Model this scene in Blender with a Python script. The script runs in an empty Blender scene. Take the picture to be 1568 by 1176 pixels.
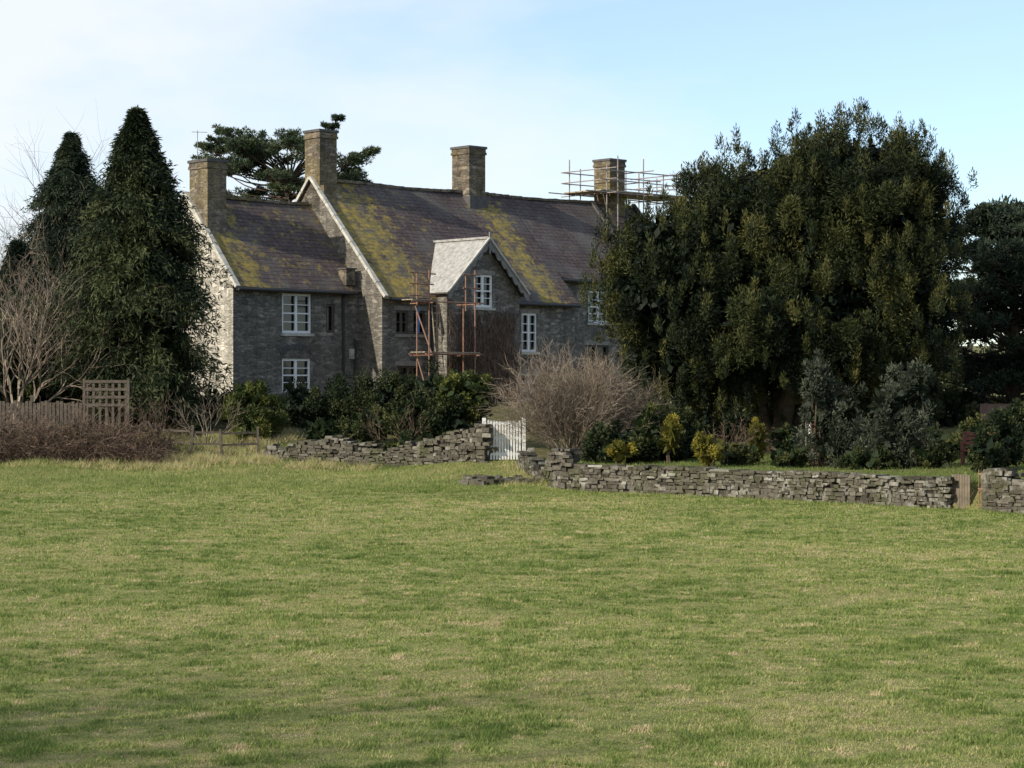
import bpy, math, random
import numpy as np
from mathutils import Vector
random.seed(7); rng=np.random.default_rng(7)
S=bpy.context.scene
COL=S.collection
S.view_settings.view_transform='Standard'; S.view_settings.look='None'; S.view_settings.exposure=0
# ---------------------------------------------------------------- node helpers
def N(nt,t,**kw):
    n=nt.nodes.new(t)
    for k,v in kw.items(): setattr(n,k,v)
    return n
def base(name,rough=.85,spec=.2):
    m=bpy.data.materials.new(name); m.use_nodes=True
    nt=m.node_tree; b=nt.nodes['Principled BSDF']
    b.inputs['Roughness'].default_value=rough
    b.inputs['Specular IOR Level'].default_value=spec
    return m,nt,b
def ramp(nt,src,stops):
    r=nt.nodes.new('ShaderNodeValToRGB'); e=r.color_ramp.elements
    while len(e)<len(stops): e.new(.5)
    for i,(p,c) in enumerate(stops):
        e[i].position=p; e[i].color=(c[0],c[1],c[2],1) if hasattr(c,'__len__') else (c,c,c,1)
    nt.links.new(src,r.inputs[0]); return r
def noise(nt,vec,scale,detail=4,rough=.6):
    n=N(nt,'ShaderNodeTexNoise'); n.inputs['Scale'].default_value=scale
    n.inputs['Detail'].default_value=detail; n.inputs['Roughness'].default_value=rough
    if vec is not None: nt.links.new(vec,n.inputs['Vector'])
    return n
def mix(nt,fac,a,b,mode='MIX'):
    n=nt.nodes.new('ShaderNodeMix'); n.data_type='RGBA'; n.blend_type=mode
    for sock,v in ((n.inputs[0],fac),(n.inputs[6],a),(n.inputs[7],b)):
        if hasattr(v,'is_output') : nt.links.new(v,sock)
        elif hasattr(v,'__len__'): sock.default_value=(v[0],v[1],v[2],1)
        else: sock.default_value=v
    return n.outputs[2]
def math_(nt,op,a,b=0.0):
    n=nt.nodes.new('ShaderNodeMath'); n.operation=op
    for i,v in enumerate((a,b)):
        if hasattr(v,'is_output'): nt.links.new(v,n.inputs[i])
        else: n.inputs[i].default_value=v
    return n.outputs[0]
def bump(nt,b,h,strength=.5,dist=.03):
    n=nt.nodes.new('ShaderNodeBump'); n.inputs['Strength'].default_value=strength
    n.inputs['Distance'].default_value=dist
    nt.links.new(h,n.inputs['Height']); nt.links.new(n.outputs[0],b.inputs['Normal'])
def simple(name,col,rough=.8,var=.25,scale=6,spec=.2,metal=0):
    m,nt,b=base(name,rough,spec); b.inputs['Metallic'].default_value=metal
    tc=N(nt,'ShaderNodeTexCoord'); n=noise(nt,tc.outputs['Object'],scale)
    r=ramp(nt,n.outputs[0],[(.3,[c*(1-var) for c in col]),(.7,[min(1,c*(1+var)) for c in col])])
    nt.links.new(r.outputs[0],b.inputs['Base Color']); bump(nt,b,n.outputs[0],.3,.01); return m
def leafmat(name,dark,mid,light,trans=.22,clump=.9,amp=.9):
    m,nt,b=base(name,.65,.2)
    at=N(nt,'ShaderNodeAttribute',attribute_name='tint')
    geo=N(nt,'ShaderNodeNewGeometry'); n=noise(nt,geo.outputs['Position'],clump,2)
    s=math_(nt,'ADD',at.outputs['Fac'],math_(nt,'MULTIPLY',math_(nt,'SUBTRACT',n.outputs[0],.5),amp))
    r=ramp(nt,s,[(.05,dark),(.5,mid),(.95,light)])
    nt.links.new(r.outputs[0],b.inputs['Base Color'])
    if trans>0:
        t=N(nt,'ShaderNodeBsdfTranslucent'); nt.links.new(r.outputs[0],t.inputs[0])
        ms=N(nt,'ShaderNodeMixShader'); ms.inputs[0].default_value=trans
        nt.links.new(b.outputs[0],ms.inputs[1]); nt.links.new(t.outputs[0],ms.inputs[2])
        nt.links.new(ms.outputs[0],nt.nodes['Material Output'].inputs[0])
    return m
def wallcoords(nt,zs=1.0,dist=.05,xs_=1.0):
    tc=N(nt,'ShaderNodeTexCoord'); sx=N(nt,'ShaderNodeSeparateXYZ'); nt.links.new(tc.outputs['Object'],sx.inputs[0])
    nz=noise(nt,tc.outputs['Object'],2.2,3)
    a=math_(nt,'ADD',math_(nt,'MULTIPLY',math_(nt,'ADD',sx.outputs[0],sx.outputs[1]),xs_),math_(nt,'MULTIPLY',nz.outputs[0],dist))
    nz2=noise(nt,tc.outputs['Object'],1.3,3)
    z=math_(nt,'ADD',math_(nt,'MULTIPLY',sx.outputs[2],zs),math_(nt,'MULTIPLY',nz2.outputs[0],dist))
    c=N(nt,'ShaderNodeCombineXYZ'); nt.links.new(a,c.inputs[0]); nt.links.new(z,c.inputs[1])
    return tc,sx,c.outputs[0]
def brick(nt,vec,w,h,mort,c1,c2,cm):
    b=N(nt,'ShaderNodeTexBrick'); nt.links.new(vec,b.inputs['Vector'])
    b.inputs['Scale'].default_value=1; b.inputs['Brick Width'].default_value=w; b.inputs['Row Height'].default_value=h
    b.inputs['Mortar Size'].default_value=mort; b.inputs['Mortar Smooth'].default_value=.4
    for k,c in (('Color1',c1),('Color2',c2),('Mortar',cm)): b.inputs[k].default_value=(*c,1)
    return b
def m_stone(name,c1,c2,cm,stain=(.095,.083,.064),w=3.0,h=7.5,st=.55):
    m,nt,b=base(name,.92,.12); tc,sx,v=wallcoords(nt,h,.9,w)
    vo=N(nt,'ShaderNodeTexVoronoi',feature='F1'); vo.inputs['Scale'].default_value=1; nt.links.new(v,vo.inputs['Vector'])
    ve=N(nt,'ShaderNodeTexVoronoi',feature='DISTANCE_TO_EDGE'); ve.inputs['Scale'].default_value=1; nt.links.new(v,ve.inputs['Vector'])
    sc=N(nt,'ShaderNodeSeparateXYZ'); nt.links.new(vo.outputs['Color'],sc.inputs[0])
    col=ramp(nt,sc.outputs[0],[(0,[a*.7 for a in c2]),(.4,c2),(.8,c1),(1,[a*1.35 for a in c1])]).outputs[0]
    e=ramp(nt,ve.outputs['Distance'],[(.0,1),(.09,0)])
    c=mix(nt,math_(nt,'MULTIPLY',e.outputs[0],.75),col,cm)
    n=noise(nt,tc.outputs['Object'],.6,6,.65); r=ramp(nt,n.outputs[0],[(.42,0),(.68,1)])
    n2=noise(nt,tc.outputs['Object'],9,4)
    c=mix(nt,math_(nt,'MULTIPLY',r.outputs[0],st),c,stain)
    mp=N(nt,'ShaderNodeMapping'); mp.inputs['Scale'].default_value=(2.2,2.2,.25); nt.links.new(tc.outputs['Object'],mp.inputs[0])
    n4=noise(nt,mp.outputs[0],1.0,5,.6); c=mix(nt,1.0,c,ramp(nt,n4.outputs[0],[(.32,.70),(.62,1.15)]).outputs[0],'MULTIPLY')
    r2=ramp(nt,n2.outputs[0],[(.3,.65),(.7,1.3)]); c=mix(nt,1.0,c,r2.outputs[0],'MULTIPLY')
    nt.links.new(c,b.inputs['Base Color'])
    h_=math_(nt,'SUBTRACT',math_(nt,'MULTIPLY',n2.outputs[0],.8),e.outputs[0]); bump(nt,b,h_,.8,.03)
    return m
def m_roof(name,lich):
    m,nt,b=base(name,.8,.12); tc,sx,v=wallcoords(nt,1.4,.03)
    bk=brick(nt,v,.32,.24,.012,(.068,.052,.051),(.10,.076,.073),(.025,.02,.02))
    n=noise(nt,tc.outputs['Object'],.5,5,.6); c=mix(nt,ramp(nt,n.outputs[0],[(.45,0),(.68,1)]).outputs[0],bk.outputs[0],(.11,.102,.095))
    nl=noise(nt,tc.outputs['Object'],1.9,9,.8)
    xm=ramp(nt,math_(nt,'DIVIDE',sx.outputs[0],28.0),lich)
    s_=math_(nt,'ADD',nl.outputs[0],math_(nt,'MULTIPLY',math_(nt,'SUBTRACT',xm.outputs[0],.5),.24))
    f=ramp(nt,s_,[(.50,0),(.61,.9)])
    lc=mix(nt,ramp(nt,noise(nt,tc.outputs['Object'],5,4).outputs[0],[(.4,0),(.6,1)]).outputs[0],(.17,.15,.065),(.33,.24,.05))
    c=mix(nt,f.outputs[0],c,lc)
    n3=noise(nt,tc.outputs['Object'],7,4); w=ramp(nt,n3.outputs[0],[(.58,0),(.75,.6)])
    c=mix(nt,w.outputs[0],c,(.23,.22,.2))
    nt.links.new(c,b.inputs['Base Color'])
    sw=math_(nt,'FRACT',math_(nt,'DIVIDE',math_(nt,'MULTIPLY',sx.outputs[2],1.4),.24))
    h_=math_(nt,'SUBTRACT',math_(nt,'MULTIPLY',math_(nt,'SUBTRACT',1.0,sw),.6),bk.outputs['Fac']); bump(nt,b,h_,.7,.04)
    return m
# ---------------------------------------------------------------- mesh helpers
class MB:
    def __init__(s): s.v=[];s.f=[];s.m=[]
    def add(s,vs,fs,mi=0):
        o=len(s.v); s.v+= [tuple(map(float,p)) for p in vs]; s.f+=[tuple(o+i for i in f) for f in fs]; s.m+=[mi]*len(fs)
    def quad(s,a,b,c,d,mi=0): s.add([a,b,c,d],[(0,1,2,3)],mi)
    def box(s,a,b,mi=0):
        (x0,y0,z0),(x1,y1,z1)=a,b
        s.add([(x0,y0,z0),(x1,y0,z0),(x1,y1,z0),(x0,y1,z0),(x0,y0,z1),(x1,y0,z1),(x1,y1,z1),(x0,y1,z1)],
              [(0,3,2,1),(4,5,6,7),(0,1,5,4),(1,2,6,5),(2,3,7,6),(3,0,4,7)],mi)
    def beam(s,p,q,w,h,mi=0,up=(0,0,1)):
        p=Vector(p);q=Vector(q);d=(q-p).normalized();u=Vector(up)
        sd=d.cross(u)
        if sd.length<1e-3: sd=d.cross(Vector((1,0,0)))
        sd.normalize(); u=sd.cross(d)
        c=[]
        for e in (p,q):
            for a,b in ((-1,-1),(1,-1),(1,1),(-1,1)): c.append(e+sd*a*w/2+u*b*h/2)
        s.add(c,[(0,1,2,3),(7,6,5,4),(0,4,5,1),(1,5,6,2),(2,6,7,3),(3,7,4,0)],mi)
    def tube(s,pts,rad,n=7,mi=0):
        pts=[Vector(p) for p in pts]; vs=[]
        for i,p in enumerate(pts):
            d=(pts[min(i+1,len(pts)-1)]-pts[max(i-1,0)]).normalized()
            a=d.cross(Vector((.3,.1,1)) if abs(d.z)<.9 else Vector((1,0,0))).normalized(); b=d.cross(a)
            for k in range(n):
                t=2*math.pi*k/n; vs.append(p+(a*math.cos(t)+b*math.sin(t))*rad[i])
        fs=[(i*n+k,i*n+(k+1)%n,(i+1)*n+(k+1)%n,(i+1)*n+k) for i in range(len(pts)-1) for k in range(n)]
        fs+=[tuple(range(n))[::-1],tuple((len(pts)-1)*n+k for k in range(n))]
        s.add(vs,fs,mi)
    def build(s,name,mats,parent=None,smooth=False):
        me=bpy.data.meshes.new(name); me.from_pydata(s.v,[],s.f); me.update()
        for m in mats: me.materials.append(m)
        me.polygons.foreach_set('material_index',s.m)
        if smooth: me.polygons.foreach_set('use_smooth',[True]*len(s.f))
        o=bpy.data.objects.new(name,me); COL.objects.link(o)
        if parent: o.parent=parent
        return o
def empty(name,loc=(0,0,0),rz=0):
    e=bpy.data.objects.new(name,None); e.location=loc; e.rotation_euler=(0,0,rz); COL.objects.link(e); e.empty_display_size=.5; return e
def polymesh(name,V,k,mat,tint=None,parent=None):
    n=len(V)//k; me=bpy.data.meshes.new(name)
    me.vertices.add(n*k); me.vertices.foreach_set('co',np.ascontiguousarray(V,dtype=np.float32).ravel())
    me.loops.add(n*k); me.loops.foreach_set('vertex_index',np.arange(n*k,dtype=np.int32))
    me.polygons.add(n); me.polygons.foreach_set('loop_start',np.arange(0,n*k,k,dtype=np.int32))
    me.update(calc_edges=True)
    if tint is not None:
        a=me.attributes.new('tint','FLOAT','FACE'); a.data.foreach_set('value',np.ascontiguousarray(tint,dtype=np.float32))
    me.materials.append(mat)
    o=bpy.data.objects.new(name,me); COL.objects.link(o)
    if parent: o.parent=parent
    return o
def unit(a): return a/np.maximum(np.linalg.norm(a,axis=-1,keepdims=True),1e-6)
def rdir(n): return unit(rng.normal(size=(n,3)))
def leaves(P,D,L,W,droop=.0):
    n=len(P); D=unit(D); Sd=unit(np.cross(D,rdir(n))); L=np.broadcast_to(np.asarray(L,float),(n,))[:,None]; W=np.broadcast_to(np.asarray(W,float),(n,))[:,None]
    tip=P+D*L; tip[:,2]-=(L[:,0]*droop); m=P+D*L*.45
    return np.stack([P,m+Sd*W/2,tip,m-Sd*W/2],1).reshape(-1,3)
UP=np.array([0,0,1.])
def lobe_leaves(C,R,n,L,W,out=.5,up=.6,rnd=.5,tint=None,shell=.5):
    C=np.asarray(C,float);R=np.asarray(R,float);m=len(C); idx=np.repeat(np.arange(m),n); d=rdir(m*n)
    rad=(shell+(1-shell)*rng.random(m*n)**.7)[:,None]
    P=C[idx]+d*R[idx]*rad
    D=d*out+UP*up+rdir(m*n)*rnd
    lt=rng.uniform(.2,.7,m) if tint is None else tint
    t=lt[idx]+rng.normal(0,.12,m*n)+d[:,2]*.08
    Ls=L*rng.uniform(.6,1.3,m*n)
    return leaves(P,D,Ls,W*rng.uniform(.7,1.3,m*n)),t
def seg_tubes(name,segs,mat,parent=None):
    A=np.asarray(segs,float); p0=A[:,:3];p1=A[:,3:6];r0=A[:,6:7];r1=A[:,7:8]
    d=unit(p1-p0); a=unit(np.cross(d,rdir(len(A)))); b=np.cross(d,a); q=[]
    ring=[(math.cos(t),math.sin(t)) for t in (0,2.094,4.189)]
    for k in range(3):
        c0,s0=ring[k];c1,s1=ring[(k+1)%3]
        q.append(np.stack([p0+(a*c0+b*s0)*r0,p0+(a*c1+b*s1)*r0,p1+(a*c1+b*s1)*r1,p1+(a*c0+b*s0)*r1],1))
    V=np.concatenate(q,0).reshape(-1,3)
    t=np.tile(rng.uniform(0,1,len(A)),3)
    return polymesh(name,V,4,mat,t,parent)
_G=rng.random((256,256))
def vn(x,y,s):
    x=x/s+500;y=y/s+500; xi=np.floor(x).astype(int);yi=np.floor(y).astype(int);fx=x-xi;fy=y-yi
    fx=fx*fx*(3-2*fx);fy=fy*fy*(3-2*fy); g=lambda a,b:_G[a%256,b%256]
    return (g(xi,yi)*(1-fx)+g(xi+1,yi)*fx)*(1-fy)+(g(xi,yi+1)*(1-fx)+g(xi+1,yi+1)*fx)*fy
# ---------------------------------------------------------------- terrain
def sstep(x,a,b):
    t=np.clip((x-a)/(b-a),0,1); return t*t*(3-2*t)
def wall_y(x): return np.where(x>1.5,63.2-(x-1.5)*1.03,63.2)
def ground_z(x,y):
    x=np.asarray(x,float);y=np.asarray(y,float)
    left=np.interp(y,[57,63,67,70.5,74,80,88,120,400],[0,.08,.25,.40,.75,1.6,2.3,2.7,3.0])
    left=left+.42*np.exp(-((x-.0)**2/7+(y-68.5)**2/6))
    left=left+.09*np.sin(x*.9)*np.sin(y*.7)*sstep(y,64,70)
    t=y-wall_y(x); right=np.interp(t,[.12,.35,8,16,30,45,400],[0,.66,.75,.85,1.9,2.6,3.0])
    b=sstep(x,.9,1.7); h=left*(1-b)+right*b
    far=sstep(np.hypot(x,y),250,1500)*25
    return h+far*(y>0)+(.03*np.sin(x*.5+y*.3)+.05*(vn(x,y,3.1)-.5))*(y<60)
gz=lambda x,y: float(ground_z(x,y))
xs=np.unique(np.concatenate([np.arange(-30,30.01,.3),np.linspace(-80,80,65),np.linspace(-400,400,41),np.linspace(-3000,3000,25)]))
ys=np.unique(np.concatenate([np.arange(12,42,.5),np.arange(42,100,.25),np.linspace(-40,140,91),np.linspace(-400,400,41),np.linspace(-1000,3500,25)]))
X,Y=np.meshgrid(xs,ys); Z=ground_z(X,Y)
gv=np.stack([X.ravel(),Y.ravel(),Z.ravel()],1); nx=len(xs);ny=len(ys)
i,j=np.meshgrid(np.arange(nx-1),np.arange(ny-1)); a=(j*nx+i).ravel()
gf=np.stack([a,a+1,a+1+nx,a+nx],1)
me=bpy.data.meshes.new('field_ground'); me.vertices.add(len(gv)); me.vertices.foreach_set('co',gv.astype(np.float32).ravel())
me.loops.add(gf.size); me.loops.foreach_set('vertex_index',gf.astype(np.int32).ravel()); me.polygons.add(len(gf))
me.polygons.foreach_set('loop_start',np.arange(0,gf.size,4,dtype=np.int32)); me.update(calc_edges=True)
zone=np.where(X<1.3,sstep(Y,68,72),sstep(Y-wall_y(X),.1,.4)*.55).ravel()
at=me.attributes.new('zone','FLOAT','POINT'); at.data.foreach_set('value',zone.astype(np.float32))
m,nt,b=base('meadow_soil_and_grass',.95,.1)
tc=N(nt,'ShaderNodeNewGeometry'); P_=tc.outputs['Position']
n1=noise(nt,P_,.22,5,.6);n2=noise(nt,P_,2.5,6,.7);n3=noise(nt,P_,22,4,.7)
c=mix(nt,ramp(nt,n1.outputs[0],[(.38,0),(.62,1)]).outputs[0],(.18,.205,.065),(.235,.22,.085))
c=mix(nt,ramp(nt,n2.outputs[0],[(.45,0),(.68,.8)]).outputs[0],c,(.29,.235,.12))
c=mix(nt,1.0,c,ramp(nt,n3.outputs[0],[(.3,.6),(.7,1.3)]).outputs[0],'MULTIPLY')
z_=N(nt,'ShaderNodeAttribute',attribute_name='zone')
rb=mix(nt,ramp(nt,n2.outputs[0],[(.4,0),(.6,1)]).outputs[0],(.05,.06,.02),(.13,.10,.05))
c=mix(nt,math_(nt,'MULTIPLY',z_.outputs['Fac'],.85),c,rb)
nt.links.new(c,b.inputs['Base Color']); bump(nt,b,math_(nt,'ADD',n3.outputs[0],n2.outputs[0]),.8,.06)
me.materials.append(m); me.polygons.foreach_set('use_smooth',[True]*len(gf))
COL.objects.link(bpy.data.objects.new('field_ground',me))
def grassmat(name):
    m,nt,b=base(name,.6,.2); at=N(nt,'ShaderNodeAttribute',attribute_name='tint'); geo=N(nt,'ShaderNodeNewGeometry')
    n1=noise(nt,geo.outputs['Position'],.14,3,.6); n2=noise(nt,geo.outputs['Position'],1.0,5,.7); n5=noise(nt,geo.outputs['Position'],3.5,3,.6)
    s=math_(nt,'ADD',at.outputs['Fac'],math_(nt,'MULTIPLY',math_(nt,'SUBTRACT',n1.outputs[0],.5),1.0))
    s=math_(nt,'ADD',s,math_(nt,'MULTIPLY',math_(nt,'SUBTRACT',n2.outputs[0],.5),1.4))
    s=math_(nt,'ADD',s,math_(nt,'MULTIPLY',math_(nt,'SUBTRACT',n5.outputs[0],.5),.9))
    r=ramp(nt,s,[(.0,(.11,.165,.035)),(.33,(.23,.285,.075)),(.60,(.35,.355,.125)),(1.02,(.54,.44,.25))])
    nt.links.new(r.outputs[0],b.inputs['Base Color'])
    t=N(nt,'ShaderNodeBsdfTranslucent'); nt.links.new(r.outputs[0],t.inputs[0]); ms=N(nt,'ShaderNodeMixShader'); ms.inputs[0].default_value=.28
    nt.links.new(b.outputs[0],ms.inputs[1]); nt.links.new(t.outputs[0],ms.inputs[2]); nt.links.new(ms.outputs[0],nt.nodes['Material Output'].inputs[0])
    return m
GM=grassmat('grass_blades')
def blades(P,h,w,lean=.5):
    n=len(P); az=rng.uniform(0,2*np.pi,n); s=np.stack([np.cos(az),np.sin(az),0*az],1)
    l=rdir(n)*lean; l[:,2]=1; tip=P+unit(l)*h[:,None]
    return np.stack([P-s*w[:,None]/2,P+s*w[:,None]/2,tip],1).reshape(-1,3)
grass=empty('meadow_grass')
n=1400000; u=rng.random(n)
y=13.5*(63.5/13.5)**(u**.82)
x=rng.uniform(-1,1,n)*(.25*y+2.0)
k_=(x<.9)|(y<wall_y(x)-.3); x=x[k_];y=y[k_]; n=len(x)
c1=vn(x,y,.22);c2=vn(x+71,y-33,.6);c3=vn(x-19,y+57,2.3);c4=vn(x+7,y-11,.09)
h=rng.uniform(.018,.042,n)*(.6+1.2*sstep(c1*.6+c4*.4,.45,.8)+.7*sstep(c2,.6,.9)); w=rng.uniform(.006,.012,n)*(.6+y/26)
h*=(.8+y/110)
tint=.40+rng.normal(0,.17,n)-.35*(c1-.5)-.32*(c2-.5)+.26*(c3-.5)-.28*(c4-.5)+.65*sstep(vn(x+3,y+9,.28),.78,.95)
polymesh('field_blades',blades(np.column_stack([x,y,ground_z(x,y)-.004]),h,w,.9),3,GM,np.clip(tint,-.3,1.2),grass)
def scatter_grass(name,x0,x1,y0,y1,n,h0,h1,w,cond=None,tmean=.5,mat=GM,lean=.6):
    x=rng.uniform(x0,x1,n);y=rng.uniform(y0,y1,n)
    if cond is not None: k=cond(x,y); x=x[k];y=y[k]
    n=len(x); P=np.column_stack([x,y,ground_z(x,y)-.01])
    return polymesh(name,blades(P,rng.uniform(h0,h1,n),rng.uniform(.6,1.3,n)*w,lean),3,mat,tmean+rng.normal(0,.22,n),grass)
scatter_grass('bank_grass',-24,2,61,71.5,130000,.04,.11,.018,lambda x,y:(x<.9)|(y<wall_y(x)-.2),.32)
scatter_grass('wall_foot_grass',1,16,45,64,50000,.04,.16,.014,lambda x,y:(y<wall_y(x)-.15)&(y>wall_y(x)-1.6),.30)
scatter_grass('garden_lawn_grass',1,18,45,72,80000,.04,.12,.02,lambda x,y:(y>wall_y(x)+.4),.0)
def tussocks(name,cs,nb,h,w,tm):
    P=[];H=[]
    for (x,y) in cs:
        q=rng.normal(0,.16,(nb,2)); P.append(np.column_stack([x+q[:,0],y+q[:,1],ground_z(x+q[:,0],y+q[:,1])])); H.append(rng.uniform(.4,1,nb)*h*rng.uniform(.6,1.3))
    P=np.concatenate(P);H=np.concatenate(H)
    return polymesh(name,blades(P,H,np.full(len(P),w),.9),3,GM,tm+rng.normal(0,.2,len(P)),grass)
cs=[(rng.uniform(-18,-1.2),rng.uniform(69.6,71.4)) for _ in range(90)]+[(rng.uniform(-14,-8),rng.uniform(71,78)) for _ in range(160)]+[(rng.uniform(-.8,1.2),rng.uniform(63,67)) for _ in range(18)]
tussocks('dead_grass_tussocks',cs,90,.34,.02,.72)
tussocks('green_tussocks',[(rng.uniform(-18,-1),rng.uniform(70,76)) for _ in range(150)]+[(x,63.2-(x-1.5)*1.03+.45) for x in rng.uniform(1.8,16,60)],90,.22,.022,.10)
# ---------------------------------------------------------------- materials
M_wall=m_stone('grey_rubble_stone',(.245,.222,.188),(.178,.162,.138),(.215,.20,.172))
M_gable=m_stone('sunlit_gable_stone',(.50,.46,.39),(.40,.37,.31),(.48,.45,.39),stain=(.33,.3,.24))  # wall stone lightened, sunlight on this gable put into the colour
M_chim=m_stone('chimney_stone',(.20,.165,.125),(.135,.112,.085),(.18,.16,.13),stain=(.24,.185,.055),st=.5)
M_roof=m_roof('slate_roof_with_lichen',[(0,1.),(.05,.8),(.09,.32),(.235,.38),(.25,.95),(.305,.85),(.38,.30),(.55,.20),(.590,.95),(.62,.75),(.66,.12),(1,.1)])
M_droof=simple('sunlit_dormer_slates',(.33,.32,.30),.6,.35,5)  # slate colour paled to carry the sunlight on the bay roof
M_white=simple('white_paint',(.8,.79,.76),.5,.06,10)
M_cop=simple('verge_coping_stone',(.46,.44,.38),.85,.35,3)
M_sill=simple('dressed_stone',(.25,.225,.19),.85,.3,4)
M_lead=simple('dark_lead_flashing',(.09,.085,.08),.7,.25,4)
M_dark=simple('weathered_dark_timber',(.09,.075,.06),.7,.3,8)
M_barge=simple('grey_bargeboard_paint',(.20,.19,.175),.7,.25,5)
M_iron=simple('rusty_scaffold_tube',(.24,.13,.085),.6,.4,9,.4)
M_steel=simple('galvanised_scaffold_tube',(.26,.215,.19),.5,.35,9,.5)
M_plank=simple('scaffold_plank',(.33,.28,.2),.85,.25,5)
M_gut=simple('black_gutter_iron',(.035,.035,.035),.5,.2,5,.4)
M_blue=simple('blue_plastic_sheet',(.05,.2,.5),.5,.15,3,.4)
M_bark=simple('bark',(.08,.06,.042),.95,.4,5)
M_twig=leafmat('bare_twigs',(.11,.085,.06),(.20,.155,.115),(.30,.245,.185),0)
M_bramble=leafmat('bramble_stems',(.06,.04,.03),(.12,.08,.055),(.19,.13,.09),0)
M_wood=simple('weathered_fence_wood',(.10,.082,.064),.9,.35,6)
m,nt,b=base('window_glass',.06,.6); b.inputs['Base Color'].default_value=(.012,.015,.018,1); M_glass=m
# ---------------------------------------------------------------- farmhouse
HO=(-11.74,88,0); HR=math.radians(43)
house=empty('stone_farmhouse',HO,HR)
walls=MB(); win=MB(); roof=MB(); trim=MB()
def front_wall(u0,u1,z0,z1,v,ops,mi=0,depth=.2):
    us=sorted({u0,u1,*[o[0] for o in ops],*[o[1] for o in ops]}); zs=sorted({z0,z1,*[o[2] for o in ops],*[o[3] for o in ops]})
    for i in range(len(us)-1):
        for j in range(len(zs)-1):
            cu=(us[i]+us[i+1])/2;cz=(zs[j]+zs[j+1])/2
            if any(o[0]<cu<o[1] and o[2]<cz<o[3] for o in ops): continue
            walls.quad((us[i],v,zs[j]),(us[i+1],v,zs[j]),(us[i+1],v,zs[j+1]),(us[i],v,zs[j+1]),mi)
    for (a,b_,c,d) in [o[:4] for o in ops]:
        e=v+depth
        walls.quad((a,v,c),(a,v,d),(a,e,d),(a,e,c),mi); walls.quad((b_,v,c),(b_,e,c),(b_,e,d),(b_,v,d),mi)
        walls.quad((a,v,d),(b_,v,d),(b_,e,d),(a,e,d),mi); walls.quad((a,v,c),(a,e,c),(b_,e,c),(b_,v,c),mi)
def window(a,b_,c,d,v,cols=2,rows=4,white=True,sill=True,mid=True):
    g=v+.19; mi=1 if white else 2
    win.quad((a,g,c),(b_,g,c),(b_,g,d),(a,g,d),0)
    y0,y1=v+.06,v+.14; fw=.10
    win.box((a,y0,c),(a+fw,y1,d),mi);win.box((b_-fw,y0,c),(b_,y1,d),mi)
    win.box((a+fw,y0,c),(b_-fw,y1,c+fw),mi);win.box((a+fw,y0,d-fw),(b_-fw,y1,d),mi)
    ua,ub=a+fw,b_-fw;za,zb=c+fw,d-fw
    if mid:
        mu=(ua+ub)/2; win.box((mu-.065,y0+.002,za),(mu+.065,y1-.002,zb),mi)
        halves=[(ua,mu-.065),(mu+.065,ub)]
    else: halves=[(ua,ub)]
    for (p,q) in halves:
        for r in range(1,rows):
            zz=za+(zb-za)*r/rows; t=.03 if r==rows//2 and rows>2 else .018
            win.box((p,y0+.01,zz-t),(q,y1-.01,zz+t),mi)
        if cols>1:
            for k in range(1,cols):
                uu=p+(q-p)*k/cols; win.box((uu-.014,y0+.014,za),(uu+.014,y1-.014,zb),mi)
    if sill:
        trim.box((a-.1,v-.09,c-.13),(b_+.1,v+.06,c-.003),3 if white else 1)
        trim.box((a-.12,v-.02,d+.003),(b_+.12,v+.1,d+.2),1)
L1=[(2.56,4.14,5.4,7.1),(2.56,4.1,2.85,4.3),(4.95,5.42,5.45,6.7)]
front_wall(0,6.72,1.2,7.5,0,L1)
window(*L1[0],0,1,4,sill=False); window(*L1[1],0,1,4,sill=False); window(*L1[2],0,1,1,False,False,False)
trim.box((2.46,-.09,5.27),(4.24,.06,5.397),3)
for k in range(9):
    a0=-.5+1.0*k/9; a1=a0+.1
    r0=1.75;cx=3.33;cz=4.36-1.75*math.cos(.5)+.12
    p=[(cx+r*math.sin(a_),-.035,cz+r*math.cos(a_)) for r,a_ in ((r0,a0),(r0,a1),(r0+.24,a1),(r0+.24,a0))]
    trim.quad(*p,2)
def gable(u,v0,v1,vr,ze0,ze1,zr,zb,mi): walls.add([(u,v0,zb),(u,v1,zb),(u,v1,ze1),(u,vr,zr),(u,v0,ze0)],[(0,4,3,2,1)],mi)
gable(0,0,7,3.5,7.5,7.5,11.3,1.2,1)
walls.quad((0,7,1.2),(6.72,7,1.2),(6.72,7,7.5),(0,7,7.5))
ML=[(7.5,8.22,5.4,6.45),(8.5,9.22,5.4,6.45),(7.6,8.9,2.6,4.0)]
front_wall(6.72,9.6,1.2,7.14,-1.68,ML)
for o in ML: window(*o,-1.68,1,2,False,True,True)
MR=[(15.1,16.1,4.7,6.5),(15.0,16.2,2.4,3.7)]
front_wall(14.0,18.57,1.2,7.14,-1.68,MR)
window(*MR[0],-1.68,1,4); window(*MR[1],-1.68,1,3)
SB=[(20.8,22.2,6.2,7.75),(20.6,22.2,3.5,5.1),(24.6,26,6.2,7.75)]
front_wall(18.57,27.7,1.2,8.5,-.38,SB)
window(*SB[0],-.38,1,4); window(*SB[1],-.38,1,3,False); window(*SB[2],-.38,1,4)
walls.quad((18.57,-1.68,1.2),(18.57,-.38,1.2),(18.57,-.38,8.45),(18.57,-1.68,7.1))
gable(6.72,-1.68,8.32,3.32,7.14,7.14,12.36,1.2,0)
gable(27.7,-.38,8.32,3.32,8.5,7.14,12.36,1.2,0)
walls.quad((6.72,8.32,1.2),(27.7,8.32,1.2),(27.7,8.32,7.14),(6.72,8.32,7.14))
BV=-2.7; bu=11.8
BO=[(11.2,12.35,6.65,8.12),(10.9,12.7,2.4,4.4)]
front_wall(9.6,14.0,1.2,7.3,BV,[(11.2,12.35,6.65,7.3),BO[1]])
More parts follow.
